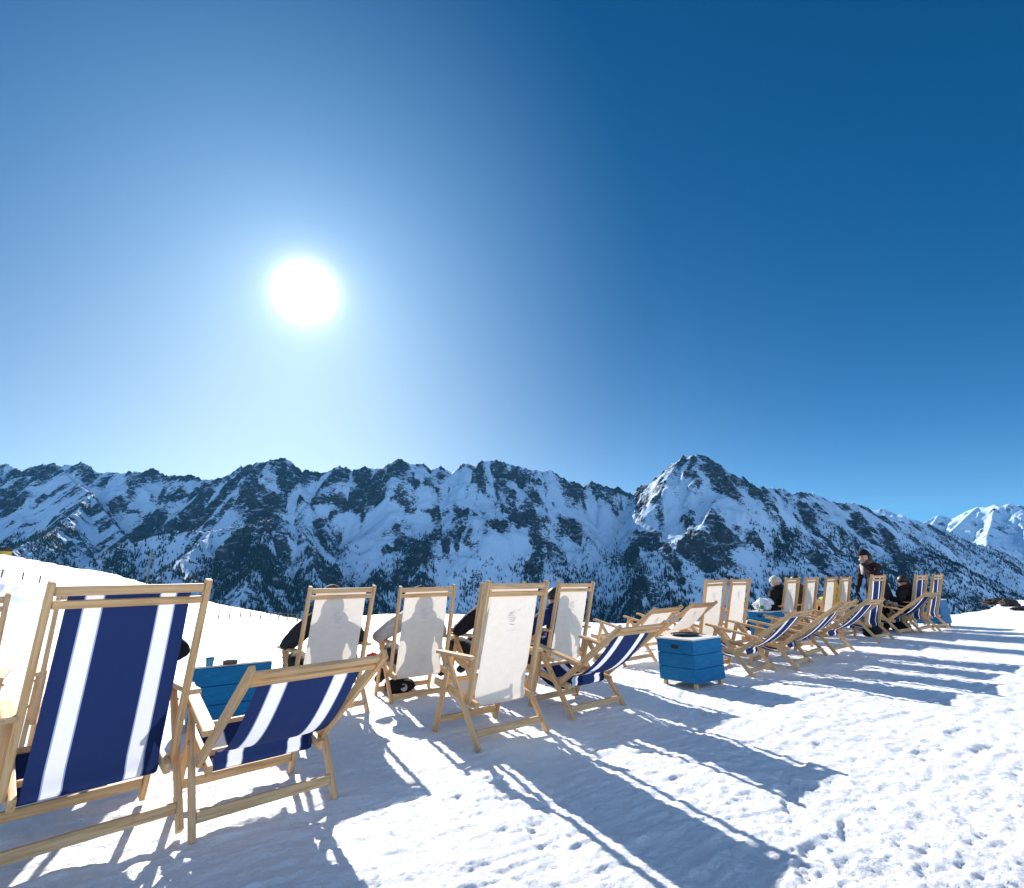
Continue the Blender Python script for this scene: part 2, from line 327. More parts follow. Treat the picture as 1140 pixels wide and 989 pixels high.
def ridge_height(X, Y, ridges, k0, lowk=.25):
    best = np.full(X.shape, -1e9); bd = np.zeros(X.shape); bs = np.zeros(X.shape); off = 0
    kvar = 1+.16*perlin(X/700, Y/700, 91)
    for ri, P in enumerate(ridges):
        for a, b in zip(P, P[1:]):
            dx, dy = b[0]-a[0], b[1]-a[1]; L = math.hypot(dx, dy)+1e-6
            t = np.clip(((X-a[0])*dx+(Y-a[1])*dy)/L**2, 0, 1)
            d = np.hypot(X-a[0]-t*dx, Y-a[1]-t*dy); h = a[2]+t*(b[2]-a[2])-k0*kvar*np.minimum(d, 700)-np.maximum(d-700, 0)*(k0*.8)
            mk = h > best; best = np.where(mk, h, best); bd = np.where(mk, d, bd); bs = np.where(mk, off+t*L, bs); off += L
        off += 333
    return best, bd, bs
def mountain_height(X, Y, ridges, k0=1.0, amp=1., zfloor=-1150, hi=900., rko=0., cliffs=None):
    wx = 60*fbm(X/420, Y/420, 3, .5, 11)+16*fbm(X/90, Y/90, 2, .5, 13); wy = 60*fbm(X/420, Y/420, 3, .5, 15)+16*fbm(X/90, Y/90, 2, .5, 17)
    f = .25
    h0, d0, s0 = ridge_height(X+wx*f, Y+wy*f, ridges, k0)
    e = sst(0, 240, d0)
    # bare rock gathers on crests, ribs and steep bands; bowls and fans between them stay smooth snow
    band = fbm(X/620, Y/620, 3, .5, 141); rib = fbm((s0+.35*X)/120, d0/420, 4, .55, 143)
    rk = rko+.10+.24*np.exp(-(d0/150)**2*.6)+(.36 if cliffs is not None else .5)*band+.55*rib+.16*np.clip((h0+50)/hi, -1.2, 1)
    if cliffs is not None:
        wx2 = X+45*fbm(X/160, Y/160, 3, .55, 151); wy2 = Y+45*fbm(X/160, Y/160, 3, .55, 153)
        add = np.zeros(X.shape); sub = np.zeros(X.shape)
        for A, B, w, amt in cliffs:
            dx, dy = B[0]-A[0], B[1]-A[1]; L2 = dx*dx+dy*dy+1
            m = (X > min(A[0], B[0])-4*w-80) & (X < max(A[0], B[0])+4*w+80) & (Y > min(A[1], B[1])-4*w-80) & (Y < max(A[1], B[1])+4*w+80)
            xx, yy = wx2[m], wy2[m]; t = np.clip(((xx-A[0])*dx+(yy-A[1])*dy)/L2, 0, 1); d = np.hypot(xx-A[0]-t*dx, yy-A[1]-t*dy)
            v = np.exp(-(d/w)**2)
            if amt > 0: add[m] = np.maximum(add[m], v*amt)
            else: sub[m] = np.maximum(sub[m], -v*amt)
        brk = np.clip(.75+.8*fbm((s0+.3*X)/46, d0/170, 4, .62, 181), .1, 1.5)
        rk = rk+add*brk-sub
    rk = np.clip(rk, -.6, 1.2); c = sst(.05, .75, rk)
    z = h0+amp*e*70*(ridged(X/640, Y/640, 4, .5, 19)-1.0)
    z = z+amp*(.55+.45*e)*c*(44*(ridged(X/170+.2*s0/170, Y/170, 6, .58, 25)-1.0))
    z = z+amp*sst(20, 160, d0)*(.45+.55*c)*(32*np.abs(perlin(s0/110, d0/620, 33))-12+11*np.abs(perlin(s0/42, d0/300, 34)))
    z = z+amp*(1.2+5.5*c)*fbm(X/17, Y/17, 4, .62, 35)
    return np.maximum(z, zfloor+.12*(z-zfloor)), rk, rib
def mountain_mesh(name, ridges, a0, a1, na, r0, r1, nr, **k):
    az = np.linspace(a0, a1, na)*np.pi/180
    r = np.linspace(r0, r1, nr) if isinstance(nr, int) else nr
    A, Rr = np.meshgrid(az, r); X = Rr*np.sin(A); Y = Rr*np.cos(A); Z, rk, rib = mountain_height(X, Y, ridges, **k)
    me = grid_me(name, np.stack([X, Y, Z], -1), len(r), na)
    for nme, v in (('rock', rk), ('rib', rib)):
        at_ = me.attributes.new(nme, 'FLOAT', 'POINT'); at_.data.foreach_set('value', v.reshape(-1).astype(np.float32))
    return np.stack([X, Y, Z], -1), me
rr = np.concatenate([np.linspace(330, 2300, 40)[:-1], np.linspace(2300, 6300, 520)[:-1], np.linspace(6300, 9800, 160)])
ROCKS = [(762,562,813,605,6),(784,562,844,608,6),(760,579,778,597,4),(763,610,792,637,5),(739,616,755,647,5),(617,563,657,600,5),(576,532,600,540,5),(565,547,576,579,5),(592,605,628,613,3),(599,597,592,637,4),(652,542,684,568,4),(676,547,702,553,5),(715,541,707,613,6),(713,626,707,679,5),(839,553,855,563,3),(840,553,866,571,3),(900,563,866,616,4),(840,584,848,597,3),(925,600,915,640,4),(770,512,765,530,3),(800,528,812,545,3),
 (309,516,322,563,6),(280,558,301,571,6),(335,529,356,529,6),(325,560,366,558,3),(356,584,385,568,5),(369,553,409,568,6),(398,524,422,553,7),(427,560,451,553,5),(448,539,475,539,4),(456,571,480,568,3),(508,523,523,520,4),(530,521,559,568,8),(559,526,580,537,7),(485,568,559,589,6),(485,592,525,610,5),(419,624,443,605,4),(427,658,475,610,6),(293,584,333,605,3),(280,616,296,650,5),
 (129,563,179,584,5),(147,579,232,576,4),(168,553,211,555,4),(218,550,300,568,5),(184,530,218,534,3),(258,529,279,518,4),(276,524,287,542,4),(47,597,142,600,4),(53,610,113,603,4),(140,526,145,550,3),(21,532,47,524,3),(0,553,26,563,3),(950,575,965,600,3),(985,590,1010,640,4)]
BOWLS = [(0,582,40,574,7),(60,537,130,547,6),(0,600,45,590,6),(306,579,348,568,4),(391,579,420,640,7),(400,600,438,560,7),(517,631,569,605,8),(575,600,590,590,5),(744,556,752,605,5),(823,618,860,623,6),(640,620,690,580,7),(560,640,585,615,5),(660,640,680,600,7),(237,605,200,640,4),(150,655,215,610,4),(330,610,352,650,4),(905,555,899,560,3),(945,565,940,590,4),(870,560,880,585,4),(500,525,505,545,3),(845,590,870,640,5),(775,520,790,548,3)]
WOODS = [(390,655,480,600,9),(400,690,450,640,10),(585,640,600,690,7),(640,650,690,690,14),(700,620,708,690,9),(745,640,762,690,10),(885,600,868,665,8),(950,610,1000,645,9),(1000,650,1100,610,12),(1090,605,1135,670,14),(1040,660,1110,690,12),(0,615,60,640,9),(60,640,205,595,4),(240,650,330,665,12),(280,605,296,660,9),(530,660,600,690,10),(800,640,850,690,8),(120,640,160,650,6),(930,650,960,690,8)]
az_ = np.linspace(-56, 54, 441); r_ = np.linspace(2300, 9600, 366); A_, R_ = np.meshgrid(az_*np.pi/180, r_)
Z0, _, _ = mountain_height(R_*np.sin(A_), R_*np.cos(A_), RP); EL0 = (Z0-H)/R_
def hit(px, py):
    d = ray(px, py); a = math.degrees(math.atan2(d[0], d[1])); e = d[2]/math.hypot(d[0], d[1]); j = int(round((a-az_[0])/(az_[1]-az_[0]))); c = EL0[:, j]
    k = np.nonzero(c >= e)[0]; rr_ = r_[k[0]] if len(k) else r_[int(np.argmax(c))]; return (rr_*math.sin(math.radians(a)), rr_*math.cos(math.radians(a)), rr_)
def marks(L, amt):
    o = []
    for x0, y0, x1, y1, w in L:
        A, B = hit(x0, y0), hit(x1, y1); o.append((A, B, w*(A[2]+B[2])/2/F*1.15, amt))
    return o
CLIFFS = marks(ROCKS, .74)+marks(BOWLS, -.75)
WOODM = marks(WOODS, 1.)
MP, mme = mountain_mesh('mountain_range', RP, -62, 60, 1250, 0, 0, rr, cliffs=CLIFFS)
def rock_snow(name):
    m, t, b = mat(name, rough=.8, spec=.2)
    gm = nd(t, 'ShaderNodeNewGeometry'); sp = nd(t, 'ShaderNodeSeparateXYZ'); t.links.new(gm.outputs['Normal'], sp.inputs[0])
    ra = nd(t, 'ShaderNodeAttribute', attribute_name='rock')
    tc = nd(t, 'ShaderNodeTexCoord'); v = tc.outputs['Object']
    mid = noise(t, mapped(t, v, (1, 1, 1.25)), .014, 8, .72, .5); fine = noise(t, mapped(t, v, (1, 1, 2.2)), .055, 5, .75)
    s = mth(t, 'MULTIPLY_ADD', sp.outputs[2], -1., 1.)            # steepness
    f = mth(t, 'ADD', mth(t, 'MULTIPLY', s, 1.1), mth(t, 'MULTIPLY', ra.outputs['Fac'], .85)); f = mth(t, 'ADD', f, mth(t, 'MULTIPLY', mid, .95)); f = mth(t, 'ADD', f, mth(t, 'MULTIPLY', fine, 2.1))
    rb = nd(t, 'ShaderNodeAttribute', attribute_name='rib'); f = mth(t, 'ADD', f, mth(t, 'MULTIPLY', rb.outputs['Fac'], .22))
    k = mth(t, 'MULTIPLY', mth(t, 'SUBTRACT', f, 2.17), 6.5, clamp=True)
    ledge = noise(t, mapped(t, v, (1, 1, 2.4)), .012, 6, .66, .8)       # snow caught on the ledges of the cliffs
    k = mth(t, 'MULTIPLY', k, mth(t, 'SUBTRACT', 1., mth(t, 'MULTIPLY', mth(t, 'MULTIPLY', mth(t, 'SUBTRACT', ledge, .55), 6., clamp=True), .8)))
    rk = ramp(t, mid, [(.35, (.012, .014, .019)), (.65, (.04, .039, .042))])
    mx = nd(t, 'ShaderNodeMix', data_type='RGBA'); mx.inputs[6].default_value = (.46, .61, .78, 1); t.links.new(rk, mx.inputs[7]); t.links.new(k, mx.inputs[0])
    t.links.new(mx.outputs[2], b.inputs['Base Color'])
    bump(t, b, mth(t, 'ADD', mid, mth(t, 'MULTIPLY', fine, .4)), .4, 18.)
    return m
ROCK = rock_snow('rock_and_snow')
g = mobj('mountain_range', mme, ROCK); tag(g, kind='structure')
# the sunlit range far behind on the right
FR = [[(940, 600, 13500), (971, 569, 13000), (985, 566, 13000), (1003, 574, 13000), (1024, 584, 13200), (1045, 573.7, 13500), (1061, 577.6, 13400), (1074, 570, 13300), (1087, 564.5, 13200), (1098, 565, 13100), (1108, 561.5, 13000), (1116, 564, 13000), (1123, 561, 13000), (1140, 564.5, 13000), (1170, 560, 13000), (1230, 572, 13200), (1320, 590, 13600)],
      [(1087, 564.5, 13200), (1060, 590, 12200), (1040, 615, 11200)], [(1108, 562, 13000), (1100, 590, 12000), (1095, 620, 11000)], [(1123, 561, 13000), (1140, 590, 12200), (1150, 630, 11000)], [(1045, 573, 13500), (1030, 595, 12600)], [(1170, 560, 13000), (1190, 610, 11500)]]
_, fme = mountain_mesh('distant_range', [pts(L) for L in FR], 30, 60, 420, 10300, 15500, 300, k0=.72, amp=1.6, zfloor=-600, hi=2200., rko=-.42)
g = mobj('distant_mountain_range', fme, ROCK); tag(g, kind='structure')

# far-off conifer wood on the lower slopes: one mass
def forest():
    P = MP.reshape(-1, 3); nr, na = MP.shape[:2]
    r = np.random.RandomState(11)
    idx = r.randint(0, len(P), 620000); p = P[idx]; D = np.hypot(p[:, 0], p[:, 1])
    keep = (D > 2350) & (D < 8200); p = p[keep]; D = D[keep]
    hd, dd, ss = ridge_height(p[:, 0], p[:, 1], RP[1:], .9)
    tree = 150-350*sst(-10, -50, np.degrees(np.arctan2(p[:, 0], p[:, 1])))*0
    n = fbm(p[:, 0]/330, p[:, 1]/330, 4, .6, 101)
    w = sst(380, -160, p[:, 2]+260*n)*np.clip(.5+1.5*fbm(p[:, 0]/150, p[:, 1]/150, 3, .6, 111), 0, 1)
    w = w*(.10+.45*sst(320, 20, dd))
    wm = np.zeros(len(p)); jx = p[:, 0]+60*fbm(p[:, 0]/140, p[:, 1]/140, 3, .6, 161); jy = p[:, 1]+60*fbm(p[:, 0]/140, p[:, 1]/140, 3, .6, 163)
    for A, B, ww, _ in WOODM:
        dx, dy = B[0]-A[0], B[1]-A[1]; t = np.clip(((jx-A[0])*dx+(jy-A[1])*dy)/(dx*dx+dy*dy+1), 0, 1); wm = np.maximum(wm, np.exp(-(np.hypot(jx-A[0]-t*dx, jy-A[1]-t*dy)/ww/1.2)**2))
    w = w+.55*wm*np.clip(.75+.9*fbm(p[:, 0]/70, p[:, 1]/70, 2, .6, 171), 0, 1)
    k = r.rand(len(p)) < w*1.5; p = p[k]; D = D[k]
    if len(p) > 90000: p = p[r.permutation(len(p))[:90000]]; print('TREES CAPPED')
    n = len(p); hgt = 15+17*r.rand(n); rad = hgt*.17; rot = r.rand(n)*6.28; sh = (r.rand(n, 2)-.5)*8
    p = p.copy(); p[:, 0] += sh[:, 0]; p[:, 1] += sh[:, 1]; p[:, 2] -= 4
    tmpl = []
    for z0, z1, rs in ((.12, .72, 1.), (.45, 1.0, .68)):
        tmpl.append([(rs*math.cos(j*math.pi/2), rs*math.sin(j*math.pi/2), z0) for j in range(4)]+[(0, 0, z1)])
    V = np.zeros((n, 10, 3)); c, s = np.cos(rot), np.sin(rot)
    for j, q in enumerate(tmpl[0]+tmpl[1]):
        V[:, j, 0] = p[:, 0]+rad*(q[0]*c-q[1]*s); V[:, j, 1] = p[:, 1]+rad*(q[0]*s+q[1]*c); V[:, j, 2] = p[:, 2]+hgt*q[2]+2
    Fc = [(j, (j+1) % 4, 4) for j in range(4)]+[(5+j, 5+(j+1) % 4, 9) for j in range(4)]
    T = (np.arange(n)[:, None, None]*10+np.array(Fc)[None]).reshape(-1).astype(np.int32)
    me = bpy.data.meshes.new('forest'); me.vertices.add(n*10); me.vertices.foreach_set('co', V.reshape(-1).astype(np.float32))
    me.loops.add(len(T)); me.loops.foreach_set('vertex_index', T); me.polygons.add(len(T)//3)
    me.polygons.foreach_set('loop_start', np.arange(0, len(T), 3, dtype=np.int32)); me.update(calc_edges=True); return me
CONI = mat('conifer', (.022, .032, .026), .9, .1)[0]
g = mobj('conifer_forest', forest(), CONI); tag(g, 'dark far-off conifer forest scattered over the lower mountain slopes', 'forest', kind='stuff')

# the air
HZ = mat('air_haze')[0]; t = HZ.node_tree; t.nodes.remove(t.nodes['Principled BSDF'])
vol = nd(t, 'ShaderNodeVolumePrincipled'); vol.inputs['Density'].default_value = 1.0e-5; vol.inputs['Color'].default_value = (.08, .48, 1, 1); vol.inputs['Anisotropy'].default_value = .25
t.links.new(vol.outputs[0], t.nodes['Material Output'].inputs['Volume'])
hb = mobj('haze', box_me('haze', 32000, 19000, 3700, 0), HZ); hb.location = (0, 7300, 250); tag(hb, 'thin blue mountain air between terrace and peaks', 'haze', kind='stuff')

# ------------------------------------------------------------------ deck chairs
RF, FFt, SY, SZ, LU, AY, AZ_, WD, WB = -.215, .376, -.059, .273, .818, .273, .5615, .6326, .5783
def canvas_profile(rec):
    u = np.array([-math.sin(rec), math.cos(rec)]); n = np.array([math.cos(rec), math.sin(rec)])   # up the back, and its front normal
    s = np.array([SY, SZ]); P = []
    sag = .014+.060*sst(.4, 1., rec)
    for l in (.792, .78, .76, .735, .71):
        P.append(s+u*l+n*(.004 if l > .77 else .018))
    for q in np.linspace(.1, 1, 12):
        l = .71+(.04-.71)*q; bow = 4*q*(1-q)
        P.append(s+u*l+n*(.016-.004*q)-np.array([.0, sag])*bow*(.75+.5*q))
    e = P[-1]
    for dy, dz in ((-.028, -.004), (-.036, -.03), (-.024, -.058), (.02, -.076), (.10, -.078), (.2, -.06), (.30, -.02), (.38, .02), (.43, .05)): P.append(np.array([SY+.03, SZ+.0])+np.array([dy, dz]))
    return np.array(P)
def canvas_mesh(rec, name='canvas'):
    P = canvas_profile(rec); n = len(P); nu = 13; Wc = .455
    seg = np.concatenate([[0], np.cumsum(np.hypot(*np.diff(P, axis=0).T))]); v = seg/seg[-1]
    V = np.zeros((n, nu, 3)); U = np.zeros((n, nu, 2))
    for i in range(n):
        for j in range(nu):
            u = j/(nu-1); x = (u-.5)*Wc*(1+.05*v[i]); cup = .010*(1-(2*u-1)**2)*math.sin(math.pi*min(1, v[i]*1.5)) if v[i] < .66 else 0
            V[i, j] = (x, P[i, 0]-cup*.8, P[i, 1]-cup*.6); U[i, j] = (u, v[i]*2.3)
    me = grid_me(name, V, n, nu); uv = me.uv_layers.new(name='UVMap'); Uf = U.reshape(-1, 2)
    li = np.zeros(len(me.loops), np.int32); me.loops.foreach_get('vertex_index', li); uv.data.foreach_set('uv', Uf[li].reshape(-1).astype(np.float32))
    return me, P
def emblem_mesh(P):
    """faint feathered bird-like crest printed on the canvas, with a short line under it"""
    bm = bmesh.new(); seg = np.concatenate([[0], np.cumsum(np.hypot(*np.diff(P, axis=0).T))])
    def pos(x, s):
        y = np.interp(s, seg, P[:, 0]); z = np.interp(s, seg, P[:, 1]); c = .010*(1-(x/.2275)**2)*math.sin(math.pi*min(1, s/seg[-1]*1.5))
        return (x, y-c*.8-.003, z-c*.6-.002)
    def stroke(pp, w):
        L = []
        for i, (x, s) in enumerate(pp):
            k = w*math.sin(math.pi*(i+.6)/(len(pp)+.2)); L.append((bm.verts.new(pos(x, s-k)), bm.verts.new(pos(x, s+k))))
        for a, b in zip(L, L[1:]): bm.faces.new((a[0], b[0], b[1], a[1]))
    cx, cs = .005, .235
    for q, (x0, L_) in enumerate(((-.048, .07), (-.062, .085), (-.066, .080), (-.058, .088), (-.046, .078), (-.03, .05))):
        y0 = cs+(q-2.5)*.0135; stroke([(cx+x0+L_*i/5, y0+.0035*math.sin(i*1.3+q)-.002*i) for i in range(6)], .0032)
    stroke([(cx-.035+.015*i, cs+.050+.002*i) for i in range(5)], .004)
    stroke([(cx+.022+.003*i, cs-.012-.009*i) for i in range(5)], .0025); stroke([(cx+.034+.010*i, cs-.050+.003*math.sin(i*2)) for i in range(4)], .003)
    stroke([(-.05+.02*i, cs+.095) for i in range(7)], .0015)
    return from_bm('emblem', bm)
def make_chair(rec, blue, cmat):
    root = thing('deck_chair', 'x', 'deck chair')
    up = Vector((0, -math.sin(rec), math.cos(rec))); nrm = Vector((0, math.cos(rec), math.sin(rec)))
    apex = Vector((0, .185, .535))
    for s in (-1, 1):
        x = s*WD/2; xb = s*WB/2
        b0 = Vector((xb, SY, SZ)); bar('upright', b0-up*.03, b0+up*(LU+.012), .027, .046, (1, 0, 0), WOOD, root, .006)
        lr = bar('leg', (x-.0*s, RF, -.012), (x-.0*s, apex.y+.012, apex.z+.01), .026, .044, (1, 0, 0), WOOD, root, .006)
        xi = x-s*.028
        bar('leg', (xi, FFt, -.012), (xi, apex.y-.012, apex.z+.008), .026, .042, (1, 0, 0), WOOD, root, .006)
        # arm rest from the leg top back to the upright
        hing = b0+up*.275; xa = s*(WD/2+.004)
        A0 = Vector((xa, AY+.02, AZ_)); A1 = Vector((xa, hing.y-.03, hing.z+.012)); 
        bar('armrest', A0, A1, .058, .024, (1, 0, 0), WOOD, root, .006)
        bar('seat_rail', (xb-s*.03, -.125, .232), (xb-s*.03, .43, .335), .026, .046, (1, 0, 0), WOOD, root, .005)
        bm = bmesh.new(); lathe(bm, [(.009, 0), (.009, .006), (.005, .010)], 10)
        me = from_bm('bolt', bm)
        for p in (Vector((x+s*.013, .02, .34)), Vector((x+s*.013, apex.y-.03, apex.z-.055))):
            mobj('bolt', me, METAL, root, Matrix.Translation(p) @ Matrix.Rotation(s*math.pi/2, 4, 'Y'))
    for l, w, f in ((LU-.028, .040, -.002), (.735, .034, -.008)):
        c = Vector((0, SY, SZ))+up*l+nrm*f
        bar('back_rail', c-Vector((WB/2-.014, 0, 0)), c+Vector((WB/2-.014, 0, 0)), w, .020, up, WOOD, root, .005)
    z = .072
    for yy in (RF+(apex.y-RF)*z/apex.z, FFt-(FFt-apex.y)*z/apex.z):
        e = WD/2-.014 if yy < 0 else WD/2-.042
        bar('stretcher', (-e, yy, z), (e, yy, z), .046, .024, (0, 0, 1), WOOD, root, .004)
    bar('seat_crossbar', (-WB/2+.045, .40, .322), (WB/2-.045, .40, .322), .03, .03, (0, 0, 1), WOOD, root, .006)
    bar('seat_crossbar', (-WB/2+.045, .075, .262), (WB/2-.045, .075, .262), .028, .028, (0, 0, 1), WOOD, root, .006)
    me, P = canvas_mesh(rec); c = mobj('canvas', me, cmat, root)
    if not blue: mobj('emblem', emblem_mesh(P), PRINT, c)
    return root
def copy_tree(o, parent=None):
    c = o.copy(); col.objects.link(c)
    if parent is not None: c.parent = parent
    for ch in o.children: copy_tree(ch, c)
    return c
PROTO = {}
def chair(key, x, y, yaw, z, label):
    rec, blue, cm = {'uw': (.28, 0, CW), 'rw': (.972, 0, CW), 'ub': (.25, 1, CB), 'rb': (.977, 1, CB), 'ubn': (.30, 1, CB2), 'rbn': (.955, 1, CB2)}[key]
    if key not in PROTO: o = PROTO[key] = make_chair(rec, blue, cm)
    else: o = copy_tree(PROTO[key])
    o.location = (x, y, float(snow_z(x, y))*.5+z); o.rotation_euler = (R(random.uniform(-.7, .7)), R(random.uniform(-.8, .8)), yaw)
    tag(o, label, 'deck chair', 'wooden deck chairs set out in rows on the snow'); return o
CH = {
 'A1': ('ub', -1.895, 2.508, .817, .03, 'upright deck chair with navy canvas and two broad white stripes, largest in the left front'),
 'A2': ('rb', -1.329, 2.895, .728, .015, 'low reclined navy and white striped deck chair beside the big upright striped one'),
 'A0': ('uw', -3.60, 3.28, .70, 0, 'upright deck chair cut off by the left edge of the photo'),
 'A2b': ('uw', -2.97, 3.80, .70, 0, 'upright deck chair almost wholly hidden behind the big upright striped chair, its sitter in black'),
 'A3': ('uw', -1.699, 4.782, .706, 0, 'upright white canvas deck chair behind the reclined striped chair at left, its sitter in charcoal'),
 'A4': ('uw', -1.006, 5.401, .571, -.015, 'upright white canvas deck chair holding the person in a light grey jacket'),
 'A5': ('uw', -.163, 4.066, .714, .01, 'empty cream canvas deck chair standing forward of the back row, nearest of the white ones'),
 'A5b': ('uw', -.29, 5.75, .70, 0, 'upright deck chair mostly hidden behind the nearest white one, its sitter in black'),
 'A6': ('uw', .523, 6.211, .707, 0, 'upright white deck chair behind the central reclined striped chair, its sitter in navy'),
 'A7': ('rb', .568, 4.807, .676, -.015, 'reclined striped deck chair between the nearest white chair and the slotted blue box'),
 'A8': ('rw', 1.541, 7.370, .665, 0, 'reclined white deck chair left of the slotted blue box, left one of two'),
 'A9': ('rw', 2.362, 8.276, .637, 0, 'reclined white deck chair rising behind the slotted blue box, right one of two'),
 'A10': ('uw', 3.048, 8.410, .668, 0, 'upright white deck chair behind the slotted blue box, left one of an empty pair'),
 'A11': ('uw', 3.632, 8.887, .665, 0, 'upright white deck chair beside the clothes heaped on a blue box, right of a pair'),
 'A12': ('uw', 5.10, 9.98, .698, 0, 'upright white deck chair holding the person with a pale head covering'),
 'A13': ('uw', 5.70, 10.40, .699, 0, 'upright white deck chair holding the dark haired person next to the pale head covering'),
 'A14': ('uw', 6.45, 10.98, .698, 0, 'upright white deck chair left of the sliver of yellow jacket'),
 'A15': ('uw', 7.05, 11.43, .699, 0, 'upright white deck chair with a sitter in yellow, rightmost of the white ones'),
 'A16': ('rb', 2.764, 6.472, .764, -.02, 'reclined navy striped deck chair just right of the slotted blue box, largest there'),
 'A17': ('rb', 3.446, 6.835, .796, -.015, 'reclined navy striped deck chair second to the right of the slotted blue box'),
 'A17b': ('rbn', 4.012, 7.534, .713, 0, 'reclined striped deck chair third to the right of the slotted blue box, mostly hidden'),
 'A18': ('rbn', 4.670, 7.962, .663, 0, "reclined narrow striped deck chair in front of the standing woman's upright one"),
 'A19': ('ubn', 6.115, 9.131, .639, .02, 'upright narrow striped deck chair with the standing woman right behind it'),
 'A20': ('rbn', 7.220, 10.077, .605, 0, 'reclined narrow striped deck chair in front of the two farthest upright striped ones'),
 'A21': ('ubn', 7.795, 10.325, .605, .015, 'far upright narrow striped deck chair whose dark haired sitter leans out at left'),
 'A22': ('ubn', 8.43, 10.72, .640, .015, 'upright narrow striped deck chair against the last blue box, farthest right of all'),
}
CHO = {k: chair(*v) for k, v in CH.items()}

# ------------------------------------------------------------------ blue boxes
def blue_box(x, y, yaw, w, d, h, label, z0=.055, slot=True):
    o = thing('box_table', label, 'box table', (x, y, float(snow_z(x, y))), yaw, 'blue wooden boxes used as tables')
    ph = (h-z0)/3
    for i in range(3):
        for sgn in (-1, 1):
            mobj('plank', box_me('plank', w, .02, ph-.004, .003), PAINT, o, Matrix.Translation((0, sgn*(d/2-.01), z0+ph*(i+.5))))
            mobj('plank', box_me('plank', .02, d-.042, ph-.004, .003), PAINT, o, Matrix.Translation((sgn*(w/2-.01), 0, z0+ph*(i+.5))))
    mobj('inner_box', box_me('inner_box', w-.05, d-.05, h-z0-.02, 0), DARKHOLE, o, Matrix.Translation((0, 0, z0+(h-z0)/2)))
    mobj('lid', box_me('lid', w+.006, d+.006, .014, .004), TOPW, o, Matrix.Translation((0, 0, h+.009)))
    for sx in (-1, 1):
        for sy in (-1, 1): mobj('foot', box_me('foot', .035, .035, z0+.03, .003), WOOD, o, Matrix.Translation((sx*(w/2-.04), sy*(d/2-.04), z0/2-.02)))
    if slot:
        bm = bmesh.new(); L, r = .028, .017; V = []
        for i in range(24):
            a = 2*math.pi*i/24; V.append(bm.verts.new(((L if math.cos(a) > 0 else -L)+r*math.cos(a), 0, r*math.sin(a))))
        f = bm.faces.new(V); e = bmesh.ops.extrude_face_region(bm, geom=[f]); bmesh.ops.translate(bm, verts=[v for v in e['geom'] if isinstance(v, bmesh.types.BMVert)], vec=(0, .004, 0))
        mobj('hand_slot', from_bm('hand_slot', bm), DARKHOLE, o, Matrix.Translation((-w/2-.003, d*.0, z0+ph*2.5)) @ Matrix.Rotation(math.pi/2, 4, 'Z'))
    return o
YB = R(36)
B1 = blue_box(1.862, 5.73, YB, .50, .45, .455, 'blue plank box table with dark hand slot, largest one, carrying the black tray')
B0 = blue_box(-2.43, 4.55, R(34), .56, .50, .47, 'blue plank box table behind the two striped chairs at left, carrying a blue glass')
B2 = blue_box(4.60, 9.62, YB, .48, .42, .47, 'blue plank box table under the heap of clothes')
B3 = blue_box(9.0, 11.38, YB, .55, .52, .53, 'blue plank box table standing last at the far right end of the rows')
B4 = blue_box(7.15, 10.75, YB, .5, .45, .50, 'blue plank box table hidden between the two groups of upright striped chairs')
def zt(B, h): return B.location.z+h+.017
def plate(x, y, z, r, label, m=BLACK, name='tray', cat='tray'):
    bm = bmesh.new(); lathe(bm, [(r*.55, 0), (r*.9, .004), (r, .022), (r*.97, .024), (r*.85, .008), (r*.3, .006)], 28, (x, y, z)); return tag(mobj(name, from_bm(name, bm, True), m), label, cat)
plate(1.86, 5.83, zt(B1, .455), .155, 'round black tray lying on the slotted blue box')
tr = [o for o in col.objects if o.name == 'tray'][0]
bm = bmesh.new(); lathe(bm, [(.06, 0), (.07, .012), (.066, .014), (.03, .01)], 20, (1.80, 5.76, zt(B1, .455)+.016)); tag(mobj('ashtray', from_bm('ashtray', bm, True), mat('green_black_glass', (.03, .05, .03), .2)[0]), 'small dark ashtray on the round black tray', 'ashtray')
def cup(px, py, z, r, h, m, label, name='glass', cat='glass'):
    p = at(px, py, z=z); bm = bmesh.new()
    lathe(bm, [(r*.78, 0), (r, h), (r*.93, h), (r*.72, .008)], 20, tuple(p)); return tag(mobj(name, from_bm(name, bm, True), m), label, cat)
GLB, t, b = mat('blue_glass', (.10, .42, .62), .12); b.inputs['Transmission Weight'].default_value = .45
zb = zt(B0, .47)
cup(233, 741.5, zb, .031, .062, GLB, 'small light blue glass lying on the leftmost blue box')
p = at(256, 739.5, z=zb); bm = bmesh.new(); lathe(bm, [(.05, 0), (.055, .028), (.05, .03), (.042, .012)], 14, tuple(p)); tag(mobj('ashtray', from_bm('ashtray', bm, True), K_TAUPE), 'dark brown ashtray beside the blue glass', 'ashtray')
plate(9.0, 11.38, zt(B3, .53), .17, 'black tray on the last blue box at the far right'); plate(7.15, 10.75, zt(B4, .50), .19, 'black tray seen between the far upright striped chairs')

